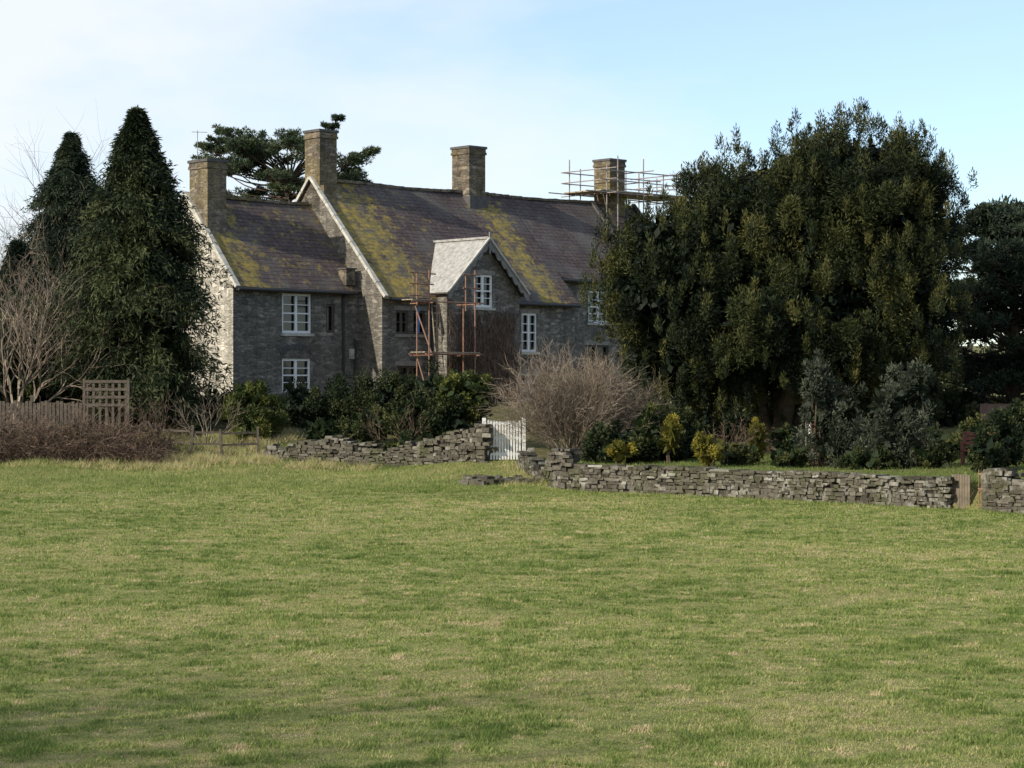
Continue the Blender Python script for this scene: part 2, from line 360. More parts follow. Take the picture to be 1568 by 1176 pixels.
V_=lambda l:[(a,BV,b_) for a,b_ in l]
walls.add(V_([(9.6,7.3),(11.2,7.3),(11.2,9.0)]),[(0,1,2)]); walls.add(V_([(12.35,7.3),(14.0,7.3),(12.35,9.02)]),[(0,1,2)])
walls.add(V_([(11.2,8.12),(12.35,8.12),(12.35,9.02),(11.8,9.55),(11.2,9.0)]),[(0,1,2,3,4)])
for a in (11.2,12.35): walls.quad((a,BV,7.3),(a,BV,8.12),(a,BV+.2,8.12),(a,BV+.2,7.3))
window(*BO[0],BV,1,4); window(*BO[1],BV,2,4,False)
walls.quad((9.6,BV,1.2),(9.6,-1.68,1.2),(9.6,-1.68,7.3),(9.6,BV,7.3)); walls.quad((14,BV,1.2),(14,-1.68,1.2),(14,-1.68,7.3),(14,BV,7.3))
def slope(u0,u1,vA,zA,vB,zB,mi=0,du=.5):
    nu=max(2,int((u1-u0)/du)); nv=8
    vs=[];rs=random.Random(int(u0*10+vA*7))
    ph=rs.random()*6
    for i in range(nu+1):
        for j in range(nv+1):
            t=j/nv;u=u0+(u1-u0)*i/nu
            w=.045*math.sin(u*.8+ph)+.025*math.sin(u*2.1+t*5)+rs.uniform(-.014,.014)
            vs.append((u,vA+(vB-vA)*t,zA+(zB-zA)*t+w))
    roof.add(vs,[(i*(nv+1)+j,(i+1)*(nv+1)+j,(i+1)*(nv+1)+j+1,i*(nv+1)+j+1) for i in range(nu) for j in range(nv)],mi)
k=5.26/5
slope(-.12,6.72,-.3,7.24,3.5,11.38); slope(-.12,6.72,7.3,7.24,3.5,11.38)
slope(6.6,18.57,-2.0,7.14-.3*k+.12,3.32,12.47)
slope(18.57,27.85,-.7,8.5-.3*k+.12,3.32,12.47)
slope(6.6,27.85,8.6,7.14-.3*k+.12,3.32,12.47)
roof.quad((18.57,-2,6.9),(18.57,-.7,8.3),(18.57,-.7,8.15),(18.57,-2,6.75),2)
for (u0,u1,v,z) in ((0,6.6,3.5,11.4),(6.7,27.8,3.32,12.48)):
    u=u0
    while u<u1-.1:
        sag=.04*math.sin(u*.8+1)
        roof.beam((u+.01,v,z+sag+random.uniform(-.015,.02)),(min(u+.44,u1),v,z+sag+random.uniform(-.015,.02)),.24,.13,3); u+=.45
RO=2.45; za=9.72; ze=7.25; fv=BV-.35
for s_ in (-1,1):
    a=(bu,fv,za);b2=(bu+s_*RO,fv,ze);c2=(bu+s_*RO,-1.75,ze);d2=(bu,.95,za)
    roof.quad(a,b2,c2,d2,1)
    o_=.06; roof.quad(*[(p[0],p[1]+.01,p[2]-o_) for p in (a,b2,c2,d2)],2)
    n=7; top=[];bot=[]
    for i in range(n*6+1):
        t=i/(n*6); u=bu+s_*RO*t; z=za-(za-ze)*t
        sc=.20+.15*abs(math.sin(math.pi*t*n)); top.append((u,fv-.03,z+.05)); bot.append((u,fv-.03,z-sc-.05))
    vs=top+bot; mN=len(top)
    roof.add(vs,[(i,i+1,mN+i+1,mN+i) for i in range(mN-1)],4)
    roof.add([(p[0],p[1]+.05,p[2]) for p in vs],[(i,i+1,mN+i+1,mN+i) for i in range(mN-1)],4)
    roof.beam((bu,fv-.05,za+.04),(bu+s_*RO,fv-.05,ze+.04),.1,.07,5)
roof.beam((bu,fv,za+.05),(bu,.9,za+.05),.16,.1,1)
roof.beam((bu,fv-.06,za-.7),(bu,fv-.06,za+.3),.07,.07,4,(0,1,0))
def coping(u,v0,z0,v1,z1,mi=5,w=.22,h=.13):
    n=9
    for i in range(n):
        a=i/n;b_=(i+.96)/n; j=random.uniform(-.012,.012)
        roof.beam((u+j,v0+(v1-v0)*a,z0+(z1-z0)*a+j),(u+j,v0+(v1-v0)*b_,z0+(z1-z0)*b_+j),w,h,mi)
coping(0,-.35,7.3,3.5,11.52); coping(0,7.3,7.3,3.5,11.52)
coping(6.64,-2.05,7.0,3.32,12.6,5,.2,.14); coping(6.64,8.6,7.0,3.32,12.6)
coping(24.7,1.2,10.35,3.32,12.58,6,.22,.14); coping(27.8,-.7,8.35,3.32,12.6,6)
for (u0,u1,v,z) in ((0,6.4,-.38,7.2),(6.9,9.4,-2.08,6.9),(14.2,18.5,-2.08,6.9),(18.7,27.7,-.78,8.18)):
    trim.tube([(u0,v,z),(u1,v,z)],[.07,.07],8,0)
    trim.box((u0,v+.09,z-.06),(u1,v+.13,z+.1),0)
for (u,v,z0,z1) in ((5.85,-.08,1.5,7.1),(6.5,-.08,1.5,5.2),(14.3,-1.76,1.5,6.85),(18.7,-.46,1.5,8.1),(9.45,-1.76,1.5,6.85)):
    trim.tube([(u,v,z0),(u,v,z1)],[.05,.05],8,0)
trim.tube([(5.85,-.08,7.0),(5.85,-.3,7.2)],[.05,.05],8,0)
trim.box((6.2,-.16,4.3),(6.4,-.02,4.75),3)
ch=MB()
def chimney(u0,u1,v0,v1,zb,zt):
    ch.box((u0,v0,zb),(u1,v1,zt-.40),0)
    ch.box((u0-.05,v0-.05,zt-.397),(u1+.05,v1+.05,zt-.28),0)
    ch.box((u0-.02,v0-.02,zt-.277),(u1+.02,v1+.02,zt-.12),0)
    ch.box((u0-.07,v0-.07,zt-.117),(u1+.07,v1+.07,zt),2)
chimney(0.02,1.0,1.9,3.25,9,12.85)
chimney(6.72,7.7,2.75,3.85,11,14.75)
chimney(15.75,16.8,2.7,3.95,11.5,14.7)
chimney(25.5,26.6,2.75,3.9,11.5,14.8)
ch.box((15.68,2.55,11.5),(16.87,4.1,12.25),2); ch.box((6.76,2.5,11.3),(7.8,4.1,12.2),0)
ch.tube([(0.4,3.2,12.8),(0.4,3.2,14.2)],[.02,.015],5,1); ch.tube([(0.1,3.2,14.1),(.9,3.2,14.15)],[.012,.012],4,1)
ch.box((5.95,-.15,7.55),(6.45,.4,8.25),0); ch.box((5.9,-.2,8.253),(6.5,.45,8.32),2)
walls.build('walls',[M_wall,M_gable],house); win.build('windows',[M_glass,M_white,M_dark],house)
roof.build('roof',[M_roof,M_droof,M_dark,M_chim,M_barge,M_cop,M_lead],house); trim.build('gutters_and_sills',[M_gut,M_sill,M_lead,M_cop],house)
ch.build('chimneys',[M_chim,M_sill,M_lead],house)
segs=[]
for _ in range(330):
    p=np.array([rng.uniform(9.7,13.9),BV-.04,rng.uniform(1.8,3)]); d=np.array([rng.normal(0,.25),0,1.]);
    for k_ in range(int(rng.integers(6,18))):
        d=unit(d+np.array([rng.normal(0,.35),0,.15])); q=p+d*.33; q[1]=BV-rng.uniform(.02,.1)
        if q[2]>6.6 or not(9.6<q[0]<14): break
        segs.append([*p,*q,.014,.011]); p=q
seg_tubes('bare_creeper',segs,M_bramble,house)
# ---------------------------------------------------------------- scaffolding
sc=MB(); st=empty('bay_scaffolding',HO,HR)
for (u,v,z0,z1) in ((6.55,-4,6.9,8.0),(7.35,-4.1,1.8,8.1),(7.6,-3.0,1.8,8.0),(7.75,-4.15,1.8,6.9),(10.1,-4,1.8,8.2),(10.3,-3.0,1.8,6.9),(9.55,-4,6.4,8.0)):
    sc.tube([(u,v,z0),(u,v,z1)],[.032,.032],8,0)
for (a,b_) in (((6.3,-4,8.0),(7.8,-4,7.95)),((6.3,-4,7.0),(7.8,-4,7.0)),((6.3,-4,7.5),(7.7,-4,7.5)),((6.4,-4.05,6.75),(10.6,-4.05,6.75)),((7.2,-4.05,4.5),(10.5,-4.05,4.5)),((7.2,-2.95,4.5),(10.5,-2.95,4.5)),
    ((9.4,-4,8.0),(10.4,-4,8.0)),((9.4,-4,7.4),(10.4,-4,7.4)),((7.4,-4.3,6.7),(7.4,-2.8,6.7)),((10.1,-4.3,6.7),(10.1,-2.8,6.7)),((7.4,-4.3,4.45),(7.4,-2.8,4.45)),((10.1,-4.3,4.45),(10.1,-2.8,4.45)),((7.4,-4.1,2.4),(7.6,-3,4.4)),((7.5,-4.1,4.5),(7.5,-3.0,6.6))):
    sc.tube([a,b_],[.03,.03],8,0)
for i in range(4): sc.box((7.2,-4.0+i*.25,4.56),(10.4,-3.78+i*.25,4.6),1)
for i in range(3): sc.box((6.5,-4.0+i*.25,6.81),(8.0,-3.78+i*.25,6.85),1)
for du in (0,.4): sc.tube([(7.9+du,-4.2,1.9),(7.9+du,-3.6,6.9)],[.025,.025],6,1)
for i in range(16):
    t=i/16; sc.tube([(7.9,-4.2+.6*t,1.9+5*t),(8.3,-4.2+.6*t,1.9+5*t)],[.015,.015],5,1)
sc.build('tubes_and_boards',[M_iron,M_plank],st)
bs=MB(); n=8
for i in range(n):
    z0=5.45+.14*i; y=-2.2+.05*math.sin(i*1.3); y2=-2.2+.05*math.sin((i+1)*1.3)
    bs.quad((8.25,y,z0),(8.45+.03*math.sin(i),y+.03,z0),(8.45+.03*math.sin(i+1),y2+.03,z0+.14),(8.25,y2,z0+.14))
bs.build('hanging_blue_sheet',[M_blue],st)
cs_=MB(); st2=empty('chimney_scaffolding',HO,HR)
for u in (24.4,25.2,27.1,28.6,29.6,31.0):
    for v in (1.9,4.6): cs_.tube([(u,v,11.0 if u<28 else 8.5),(u,v,rng.uniform(13.9,14.9))],[.032,.032],8,0)
for v in (1.9,4.6):
    for z in (12.95,13.55,14.1): cs_.tube([(22.9 if z<13.3 else 23.9,v,z+rng.uniform(-.04,.04)),(31.3,v,z)],[.03,.03],8,0)
for u in (24.4,27.1,29.6,31.0):
    for z in (12.9,13.6,14.15): cs_.tube([(u,1.2,z),(u,5.2,z)],[.03,.03],8,0)
for i in range(6): cs_.box((24.0,1.9+i*.46,13.01),(31.1,2.3+i*.46,13.07),1)
cs_.build('tubes_and_boards',[M_steel,M_plank],st2)
# ---------------------------------------------------------------- outbuildings behind the yew
def outb(name,loc,rz,L,D,ze,zr,wmat,wins,wz=1.3,rmat=None):
    ob=MB(); obE=empty(name,loc,rz)
    ob.box((0,0,.3),(L,D,ze),0); ob.add([(-.2,-.3,ze-.1),(L+.2,-.3,ze-.1),(L+.2,D/2,zr),(-.2,D/2,zr),(L+.2,D+.3,ze-.1),(-.2,D+.3,ze-.1)],[(0,1,2,3),(3,2,4,5),(0,3,5),(1,4,2)],1)
    for x in wins:
        z1=min(ze-.25,wz+1.3)
        ob.box((x,-.04,wz),(x+.9,-.004,z1),2)
        for a in (x,x+.4,x+.82): ob.box((a,-.08,wz),(a+.08,-.043,z1),3)
        for a in (wz,(wz+z1)/2,z1-.08): ob.box((x+.08,-.078,a),(x+.82,-.046,a+.07),3)
    ob.build('walls_roof_windows',[wmat,rmat or M_roof,M_glass,M_white],obE)
outb('stone_outbuilding',(7,90,0),math.radians(8),11,6,3.9,6.2,M_wall,(1,7.4))
mb_,nt,b=base('red_brick_wall',.9,.1); tc,sx,v=wallcoords(nt,1,.01); bk=brick(nt,v,.225,.075,.01,(.22,.10,.07),(.16,.075,.055),(.22,.2,.17)); nt.links.new(bk.outputs[0],b.inputs['Base Color'])
outb('brick_garden_shed',(16.6,73.2,.1),math.radians(-12),2.8,2,1.75,2.4,mb_,(.5,),.9,simple('brown_clay_tiles',(.13,.08,.06),.85,.35,4))
# ---------------------------------------------------------------- dry stone walls
def m_dry():
    m,nt,b=base('dry_stone',.92,.12); at=N(nt,'ShaderNodeAttribute',attribute_name='tint'); geo=N(nt,'ShaderNodeNewGeometry')
    r=ramp(nt,at.outputs['Fac'],[(0,(.055,.048,.038)),(.5,(.11,.098,.078)),(.85,(.17,.152,.12)),(1,(.30,.285,.24))])
    n=noise(nt,geo.outputs['Position'],14,5,.7); n1=noise(nt,geo.outputs['Position'],1.2,4)
    c=mix(nt,1.,r.outputs[0],ramp(nt,n.outputs[0],[(.3,.55),(.72,1.4)]).outputs[0],'MULTIPLY')
    c=mix(nt,ramp(nt,n1.outputs[0],[(.45,0),(.66,.75)]).outputs[0],c,(.065,.068,.03))
    n2=noise(nt,geo.outputs['Position'],.9,3); n3=noise(nt,geo.outputs['Position'],6,3)
    c=mix(nt,math_(nt,'MULTIPLY',ramp(nt,n2.outputs[0],[(.50,0),(.62,1)]).outputs[0],ramp(nt,n3.outputs[0],[(.5,0),(.58,.6)]).outputs[0]),c,(.32,.31,.27))
    nt.links.new(c,b.inputs['Base Color']); bump(nt,b,n.outputs[0],.8,.02); return m
M_dry=m_dry(); M_core=simple('dark_wall_core',(.03,.026,.02),.95,.3,4)  # dark filling behind the face stones, visible through the gaps
def stones_mesh(name,boxes,parent):
    B=len(boxes); C=np.array([b_[0] for b_ in boxes]);H=np.array([b_[1] for b_ in boxes]);R=np.array([b_[2] for b_ in boxes])
    cor=np.array([[x,y,z] for z in (-1,1) for y in (-1,1) for x in (-1,1)],float)
    V=cor[None]*H[:,None]; V*=rng.uniform(.66,1.08,(B,8,3))
    c=np.cos(R)[:,None];s=np.sin(R)[:,None]; x=V[...,0]*c-V[...,1]*s; y=V[...,0]*s+V[...,1]*c
    V=np.stack([x,y,V[...,2]],-1)+C[:,None]
    F=[(0,1,5,4),(1,3,7,5),(3,2,6,7),(2,0,4,6),(4,5,7,6),(1,0,2,3)]
    Q=np.stack([V[:,list(f)] for f in F],1).reshape(-1,3)
    t=np.clip(rng.normal(.45,.25,B),0,.9); t[rng.random(B)<.025]=1
    return polymesh(name,Q,4,M_dry,np.repeat(t,6),parent)
def dry_wall(name,pts,hf,th=.5,ch_=.075,base_=None,rubble=0.,cope=True,cl=(.12,.4)):
    E=empty(name); bx=[]; core=MB()
    for (x0,y0),(x1,y1) in zip(pts[:-1],pts[1:]):
        L=math.hypot(x1-x0,y1-y0); dx,dy=(x1-x0)/L,(y1-y0)/L; ang=math.atan2(dy,dx); nx_,ny_=-dy,dx
        nseg=max(1,int(L/.8))
        for k_ in range(nseg):
            a=L*k_/nseg;b_=L*(k_+1)/nseg
            pa=(x0+dx*a,y0+dy*a);pb=(x0+dx*b_,y0+dy*b_)
            z0=(base_(*pa) if base_ else 0); hh=hf((pa[0]+pb[0])/2,(pa[1]+pb[1])/2)-.1
            core.beam((pa[0],pa[1],z0+hh/2-.2),(pb[0],pb[1],z0+hh/2-.2),th*.74,hh+.4,0)
        for side in (-1,1):
            z=-.12
            while z<2.0:
                rowh=ch_*rng.uniform(.7,1.5); t=-.1
                while t<L+.05:
                    ln=rng.uniform(.08,.34); cx=x0+dx*(t+ln/2);cy=y0+dy*(t+ln/2)
                    zb=(base_(cx,cy) if base_ else 0); hh=hf(cx,cy)
                    if z+rowh<hh+.02 and rng.random()>rubble*max(0,z/hh-.4)+.03:
                        off=side*(th/2-.09)+rng.normal(0,.018)
                        bx.append(((cx+nx_*off,cy+ny_*off,zb+z+rowh/2+rng.normal(0,.012)+.02*math.sin(cx*2.1+z*3)),(ln/2*1.08,.13,rowh/2*rng.uniform(.95,1.3)),ang+rng.normal(0,.08)))
                    t+=ln
                z+=rowh
        if cope:
            t=0
            while t<L:
                ln=rng.uniform(*cl); cx=x0+dx*(t+ln/2);cy=y0+dy*(t+ln/2); zb=(base_(cx,cy) if base_ else 0)
                hh=rng.uniform(.03,.05)
                if rng.random()>rubble: bx.append(((cx,cy,zb+hf(cx,cy)+hh-.05),(ln/2,th/2*rng.uniform(.95,1.1),hh),ang+rng.normal(0,.05)))
                t+=ln
    stones_mesh('stones',bx,E); core.build('core',[M_core],E); return E
wy=lambda x: 63.2-(x-1.5)*1.03
dry_wall('dry_stone_wall',[(1.9,wy(1.9)),(11.15,wy(11.15))],lambda x,y:.80+.02*math.sin(x*1.7),.5,cl=(.3,.75))
dry_wall('dry_stone_wall',[(12.25,wy(12.25)),(22,wy(22))],lambda x,y:.80+.02*math.sin(x*1.7),.5,cl=(.3,.75))
dry_wall('stone_gate_pier',[(1.3,63.3),(1.75,62.9)],lambda x,y:1.24,.52,.11)
dry_wall('stone_gate_pier',[(12.0,wy(12.0)),(12.35,wy(12.35))],lambda x,y:1.05,.5,.1)
wl=lambda x,y:-.05+gz(x,y)
dry_wall('garden_stone_wall',[(-8.4,72.8),(-5.5,71.3),(-2.9,70.2)],lambda x,y:.80+.10*math.sin(x*1.9)+.08*math.sin(x*5)-.35*max(0,(-7.0-x)/1.5),.55,.08,wl,.4)
dry_wall('garden_stone_wall',[(-2.9,69.6),(-1.0,68.3)],lambda x,y:.98+.08*math.sin(x*3),.55,.085,wl,.3)
dry_wall('stone_gate_pier',[(-1.15,68.2),(-.85,68.0)],lambda x,y:1.25,.45,.11,wl)
dry_wall('tumbled_stone_wall',[(.45,67.3),(.75,65.5),(1.25,63.8)],lambda x,y:.5+.15*math.sin(y*3),.5,.1,wl,.6)
bx=[((x,y,gz(x,y)+.05),(rng.uniform(.1,.3),rng.uniform(.1,.2),rng.uniform(.07,.17)),rng.uniform(0,3)) for x,y in
    [(rng.uniform(-1.4,1.3),rng.uniform(63.4,65.4)) for _ in range(24)]]
rE=empty('fallen_stones'); stones_mesh('stones',bx,rE)
# ---------------------------------------------------------------- gates & fences
def gate_white():
    E=empty('white_wooden_gate',(-.83,68.0,gz(-.3,68)-.02),math.radians(6)); g=MB()
    W=1.15;Hh=1.36; n=12
    for i in range(n):
        x=.03+i*(W-.06-.06)/(n-1); hh=Hh+ .02*math.sin(i)
        g.box((x,0,.06),(x+.06,.022,hh-.05 if i not in(0,n-1) else hh))
    for z in (.2,.72,1.2): g.box((0,.024,z),(W,.06,z+.09))
    g.beam((.05,.075,.25),(W-.05,.075,1.2),.03,.09)
    g.box((-.13,-.03,-.1),(-.02,.09,1.42)); g.box((W+.02,-.03,-.1),(W+.13,.09,1.45))
    g.build('pales_rails_posts',[M_white],E)
gate_white()
def iron_gate():
    a=math.atan2(-1.03,1); E=empty('rusty_iron_gate',(11.75,wy(11.75)-.02,0),a); g=MB()
    for i in range(7): g.tube([(i*.085,0,.08),(i*.085,0,.98 if i%2 else 1.05)],[.012,.012],6)
    for z in (.15,.55,.92): g.box((-.02,-.012,z),(.53,.012,z+.03))
    g.build('bars',[M_iron],E)
    E=empty('wooden_panel_gate',(11.2,wy(11.2)-.02,0),a); g=MB()
    for i in range(7): g.box((i*.078,-.02,.04),(i*.078+.07,.0,.90+.01*(i%3)))
    for z in (.2,.7): g.box((0,.003,z),(.55,.04,z+.08))
    g.build('boards',[simple('pale_gate_wood',(.16,.13,.095),.85,.3,5)],E)
iron_gate()
E=empty('trellis_fence',(-15.25,74.8,1.5),math.radians(-4)); g=MB()
for i in range(7): g.box((i*.235,0,-.4),(i*.235+.09,.035,1.80))
for z in (.9,1.18,1.46,1.74): g.box((-.03,-.03,z),(1.52,-.003,z+.1))
for x in (-.1,1.5): g.box((x,-.03,-.9),(x+.09,.07,1.9))
g.build('laths',[M_wood],E)
E=empty('wooden_garden_fence',(-21.1,75.2,.75),math.radians(-3)); g=MB()
for i in range(41): g.box((i*.14,0,0),(i*.14+.11,.025,1.80+.05*math.sin(i*1.7)+random.uniform(-.03,.03)))
for z in (.5,1.5): g.box((0,.028,z),(5.8,.07,z+.09))
for i in range(4): g.box((i*1.9,.075,-.2),(i*1.9+.1,.17,2.05))
g.build('boards',[M_wood],E)
E=empty('post_and_rail_fence'); g=MB()
pp=[(-12.4,73.2),(-11.2,72.8),(-10.1,72.9),(-8.9,73.4)]
for i,(x,y) in enumerate(pp): 
    z=gz(x,y); g.beam((x,y,z-.2),(x+.1*math.sin(i*2),y,z+1.0+.1*(i%2)),.08,.08)
for (a,b_) in zip(pp[:-1],pp[1:]):
    for h in (.45,.85): g.beam((a[0],a[1],gz(*a)+h),(b_[0],b_[1],gz(*b_)+h+.04),.035,.07)
g.beam((-12.9,72.6,.9),(-11.6,72.3,.65),.1,.1); g.beam((-12.7,73.0,1.9),(-11.9,72.7,.6),.06,.06)
g.build('posts_and_rails',[M_wood],E)
E=empty('garden_bench',(13.3,62,gz(13.3,62)),math.radians(-20)); g=MB()
for z,y in ((.42,0),(.42,.13),(.42,.26),(.6,.42),(.74,.44),(.88,.46)): g.box((0,y,z),(1.4,y+(.1 if z<.5 else .03),z+(.03 if z<.5 else .1)))
for x in (0,1.33): g.box((x,0,0),(x+.07,.07,.62)); g.box((x,.4,0),(x+.07,.47,.98)); g.box((x,0,.621),(x+.07,.44,.66))
g.build('slats_and_legs',[simple('red_brown_bench',(.2,.08,.06),.7,.2,5)],E)
E=empty('garden_flag',(9.0,64.0,gz(9.0,64.0))); g=MB()
g.tube([(0,0,0),(0,0,1.35)],[.018,.018],7,0)
for i in range(5):
    g.quad((i*.05,.03*math.sin(i),.9),((i+1)*.05,.03*math.sin(i+1),.89),((i+1)*.05,.03*math.sin(i+1),1.3),(i*.05,.03*math.sin(i),1.31),1 if i<3 else 2)
g.build('pole_and_cloth',[M_steel,M_white,simple('red_cloth',(.4,.06,.04),.8,.1,5)],E)
# ---------------------------------------------------------------- trees
def limb(mb,p,q,r0,r1,bend=.3,n=6):
    p=np.array(p,float);q=np.array(q,float);pts=[];L=np.linalg.norm(q-p); off=rng.normal(0,bend,3)*L*.2
    for i in range(n+1):
        t=i/n; pts.append(p+(q-p)*t+off*math.sin(math.pi*t))
    mb.tube(pts,[r0+(r1-r0)*i/n for i in range(n+1)],7)
LM_yew=leafmat('yew_foliage',(.006,.012,.005),(.029,.039,.011),(.098,.092,.025),.10,.45,1.15)
Yx,Yy=9.0,70.5; E=empty('yew_tree')
EL=[((11.6,.3,8.6),(2.9,3.0,2.8)),((8.0,0,7.8),(2.8,3.0,2.6)),((5.1,-.5,6.5),(1.8,2.3,2.2)),((9.2,0,5.4),(4.6,4.0,2.6)),((12.8,.2,5.8),(1.9,2.8,2.8)),((12.9,.2,9.6),(1.6,1.8,1.3)),((10.6,0,9.9),(1.8,2.0,1.3)),((5.7,-.3,4.7),(1.6,1.9,1.8)),((11.2,1.5,4.2),(2.6,2.2,1.5))]
EL=[((c[0],c[1]+Yy,c[2]),r) for c,r in EL]
def envelope_lobes(EL,nl,zmin,rr=(.6,1.1),jit=(-.35,.3)):
    out=[];w=np.array([r[0]*r[2] for c,r in EL]);w/=w.sum()
    while len(out)<nl:
        e=rng.choice(len(EL),p=w);c,r=EL[e];d=rdir(1)[0];p=np.array(c)+d*np.array(r)
        if p[2]<zmin: continue
        if any(k!=e and (((p-np.array(EL[k][0]))/np.array(EL[k][1]))**2).sum()<.8 for k in range(len(EL))): continue
        out.append(p+d*rng.uniform(*jit))
    C=np.array(out); s=rng.uniform(*rr,nl); return C,np.stack([s*.85,s*.85,s*1.15],1)
C,R=envelope_lobes(EL,340,2.8,(.35,.8),(-.6,.4))
V1,t1=lobe_leaves(C,R,760,.17,.036,.5,.35,.75,tint=rng.uniform(-.05,.72,len(C)),shell=.4)
C2,R2=envelope_lobes(EL,950,2.8,(.09,.22),(.0,1.15)); R2[:,2]*=2.1
V2,t2=lobe_leaves(C2,R2,95,.15,.032,.4,.75,.55,tint=rng.uniform(.1,.85,950),shell=.1)
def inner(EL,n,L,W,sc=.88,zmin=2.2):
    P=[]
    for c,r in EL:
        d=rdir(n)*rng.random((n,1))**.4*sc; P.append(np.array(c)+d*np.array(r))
    P=np.concatenate(P);P=P[P[:,2]>zmin]; return leaves(P,rdir(len(P)),L,W),np.full(len(P),-.3)  # inner leaves take the darkest tint, painting shade inside the crown
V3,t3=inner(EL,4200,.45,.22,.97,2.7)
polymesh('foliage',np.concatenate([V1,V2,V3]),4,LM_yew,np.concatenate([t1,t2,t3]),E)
tr=MB(); g0=gz(Yx,Yy)
for k_ in range(5): limb(tr,(Yx+rng.normal(0,.22),Yy+rng.normal(0,.25),g0-.2),(Yx+rng.normal(0,.9),Yy+rng.normal(0,.8),4.5),.34,.22)
for k_ in range(26):
    e=EL[k_%len(EL)]; d=rdir(1)[0]; limb(tr,(Yx+rng.normal(0,.3),Yy,rng.uniform(2.5,5.5)),np.array(e[0])+d*np.array(e[1])*.75,.17,.04)
tr.build('trunk_and_limbs',[M_bark],E,True)
def conifer(name,x,y,z0,z1,r,ncl,mat,lean=0,fac=1.75,L=.25,W=.055,lump=.52):
    E=empty(name); H=z1-z0
    PR=lambda t: np.minimum(1,fac*(1-t)**.9)*np.minimum(1,.84+t*1.2)*r
    tc_=np.concatenate([rng.random(ncl)**1.1,rng.uniform(.6,1,ncl//5)]); ncl=len(tc_); azc=rng.uniform(0,2*np.pi,ncl); fc=rng.uniform(1-lump,1.25,ncl); cb=rng.uniform(.0,.8,ncl)
    k=11; t=np.clip(np.repeat(tc_,k)+rng.normal(0,.013,ncl*k),0,.995); az=np.repeat(azc,k)+rng.normal(0,.14,ncl*k)/(.35+1-t)
    nb=len(t); ln=PR(t)*np.repeat(fc,k)*rng.uniform(.78,1.1,nb)+.06
    out=np.stack([np.cos(az),np.sin(az),0*az],1); tb=np.repeat(cb,k)
    Ps=[];Ds=[];T=[]
    axis=np.stack([x+lean*t,y+0*t,z0+H*t],1); per=10
    for k_ in range(per):
        s=.22+.78*(k_+rng.random(nb))/per
        up=.45*ln*s-.70*ln*s*s
        side=np.cross(out,UP)*rng.normal(0,.07,(nb,1))*ln[:,None]*s[:,None]
        p=axis+out*(ln*s)[:,None]+side; p[:,2]+=up
        for q in range(4):
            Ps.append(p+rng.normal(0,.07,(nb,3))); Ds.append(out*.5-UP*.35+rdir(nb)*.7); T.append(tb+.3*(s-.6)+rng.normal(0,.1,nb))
    P=np.concatenate(Ps);D=np.concatenate(Ds);T=np.concatenate(T)
    V=leaves(P,D,L*rng.uniform(.6,1.3,len(P)),W,.1)
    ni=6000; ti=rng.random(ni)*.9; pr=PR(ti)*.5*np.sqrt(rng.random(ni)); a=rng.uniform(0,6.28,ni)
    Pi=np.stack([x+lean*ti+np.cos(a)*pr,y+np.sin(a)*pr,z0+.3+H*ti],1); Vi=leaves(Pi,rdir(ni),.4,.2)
    polymesh('foliage',np.concatenate([V,Vi]),4,mat,np.concatenate([T,np.full(ni,-.3)]),E)  # leaves near the trunk tinted darkest, interior shade put into their colour
    tr=MB(); tr.tube([(x,y,gz(x,y)-.3),(x+lean*.4,y,z0+H*.5),(x+lean,y,z1-.15)],[.28,.15,.02],8); 
    for i_ in range(0,nb,31): tr.tube([axis[i_],axis[i_]+out[i_]*ln[i_]*.85],[.04,.01],4)
    tr.build('trunk_and_branches',[M_bark],E); return E
LM_con=leafmat('cypress_foliage',(.009,.016,.007),(.033,.047,.018),(.082,.092,.034),.12,.7,1.0)
LM_con2=leafmat('spruce_foliage',(.010,.020,.012),(.028,.044,.024),(.06,.074,.036),.15,.7,1.0)
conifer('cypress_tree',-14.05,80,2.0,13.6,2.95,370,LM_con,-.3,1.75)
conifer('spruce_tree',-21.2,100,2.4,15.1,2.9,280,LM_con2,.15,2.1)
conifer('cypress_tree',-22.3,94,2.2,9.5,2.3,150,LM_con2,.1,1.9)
def cedar(name,x,y,z0,pads,mat,npad,L,W,trunk_r,topz,nl=10,flat=.26,rl=(.14,.34),rise=.18):
    E=empty(name);C=[];R=[];tr=MB(); T=[]
    tr.tube([(x,y,z0),(x+.1,y,(z0+topz)/2),(x,y,topz)],[trunk_r,trunk_r*.6,trunk_r*.08],9)
    for (px,py,pz,pr) in pads:
        limb(tr,(x,y,min(topz-.6,max(z0+1,pz-pr*1.1))),(px,py,pz),trunk_r*.14,.02,.3); tt=rng.uniform(.1,.8)
        for k_ in range(nl):
            a=rng.uniform(0,6.28);q=rng.random()**.5*pr*1.1
            c=(px+math.cos(a)*q,py+math.sin(a)*q,pz+rng.normal(0,.22)*pr*.5+rise*q); C.append(c); rr=pr*rng.uniform(*rl); R.append((rr,rr,rr*flat*rng.uniform(.8,1.8))); T.append(tt+rng.normal(0,.12))
            limb(tr,(px,py,pz-.05),c,.025,.008,.3,3)
    V,t=lobe_leaves(C,R,npad,L,W,.7,.35,.7,shell=.05,tint=np.array(T))
    polymesh('foliage',V,4,mat,t,E); tr.build('trunk_and_limbs',[M_bark],E,True)
LM_ced=leafmat('cedar_foliage',(.025,.042,.022),(.06,.085,.04),(.12,.14,.065),.18,.9)
pads=[]
for _ in range(95):
    a_=rng.uniform(-18.0,-8.9); top_=np.interp(a_,[-18.2,-16.6,-14,-12,-10.6,-9.4,-8.6],[17.0,18.0,17.5,17.9,18.5,17.3,16.6])
    z_0=top_-rng.random()**1.1*4.6; pads.append((a_,125+rng.normal(0,1.8),z_0,rng.uniform(.4,1.0)))
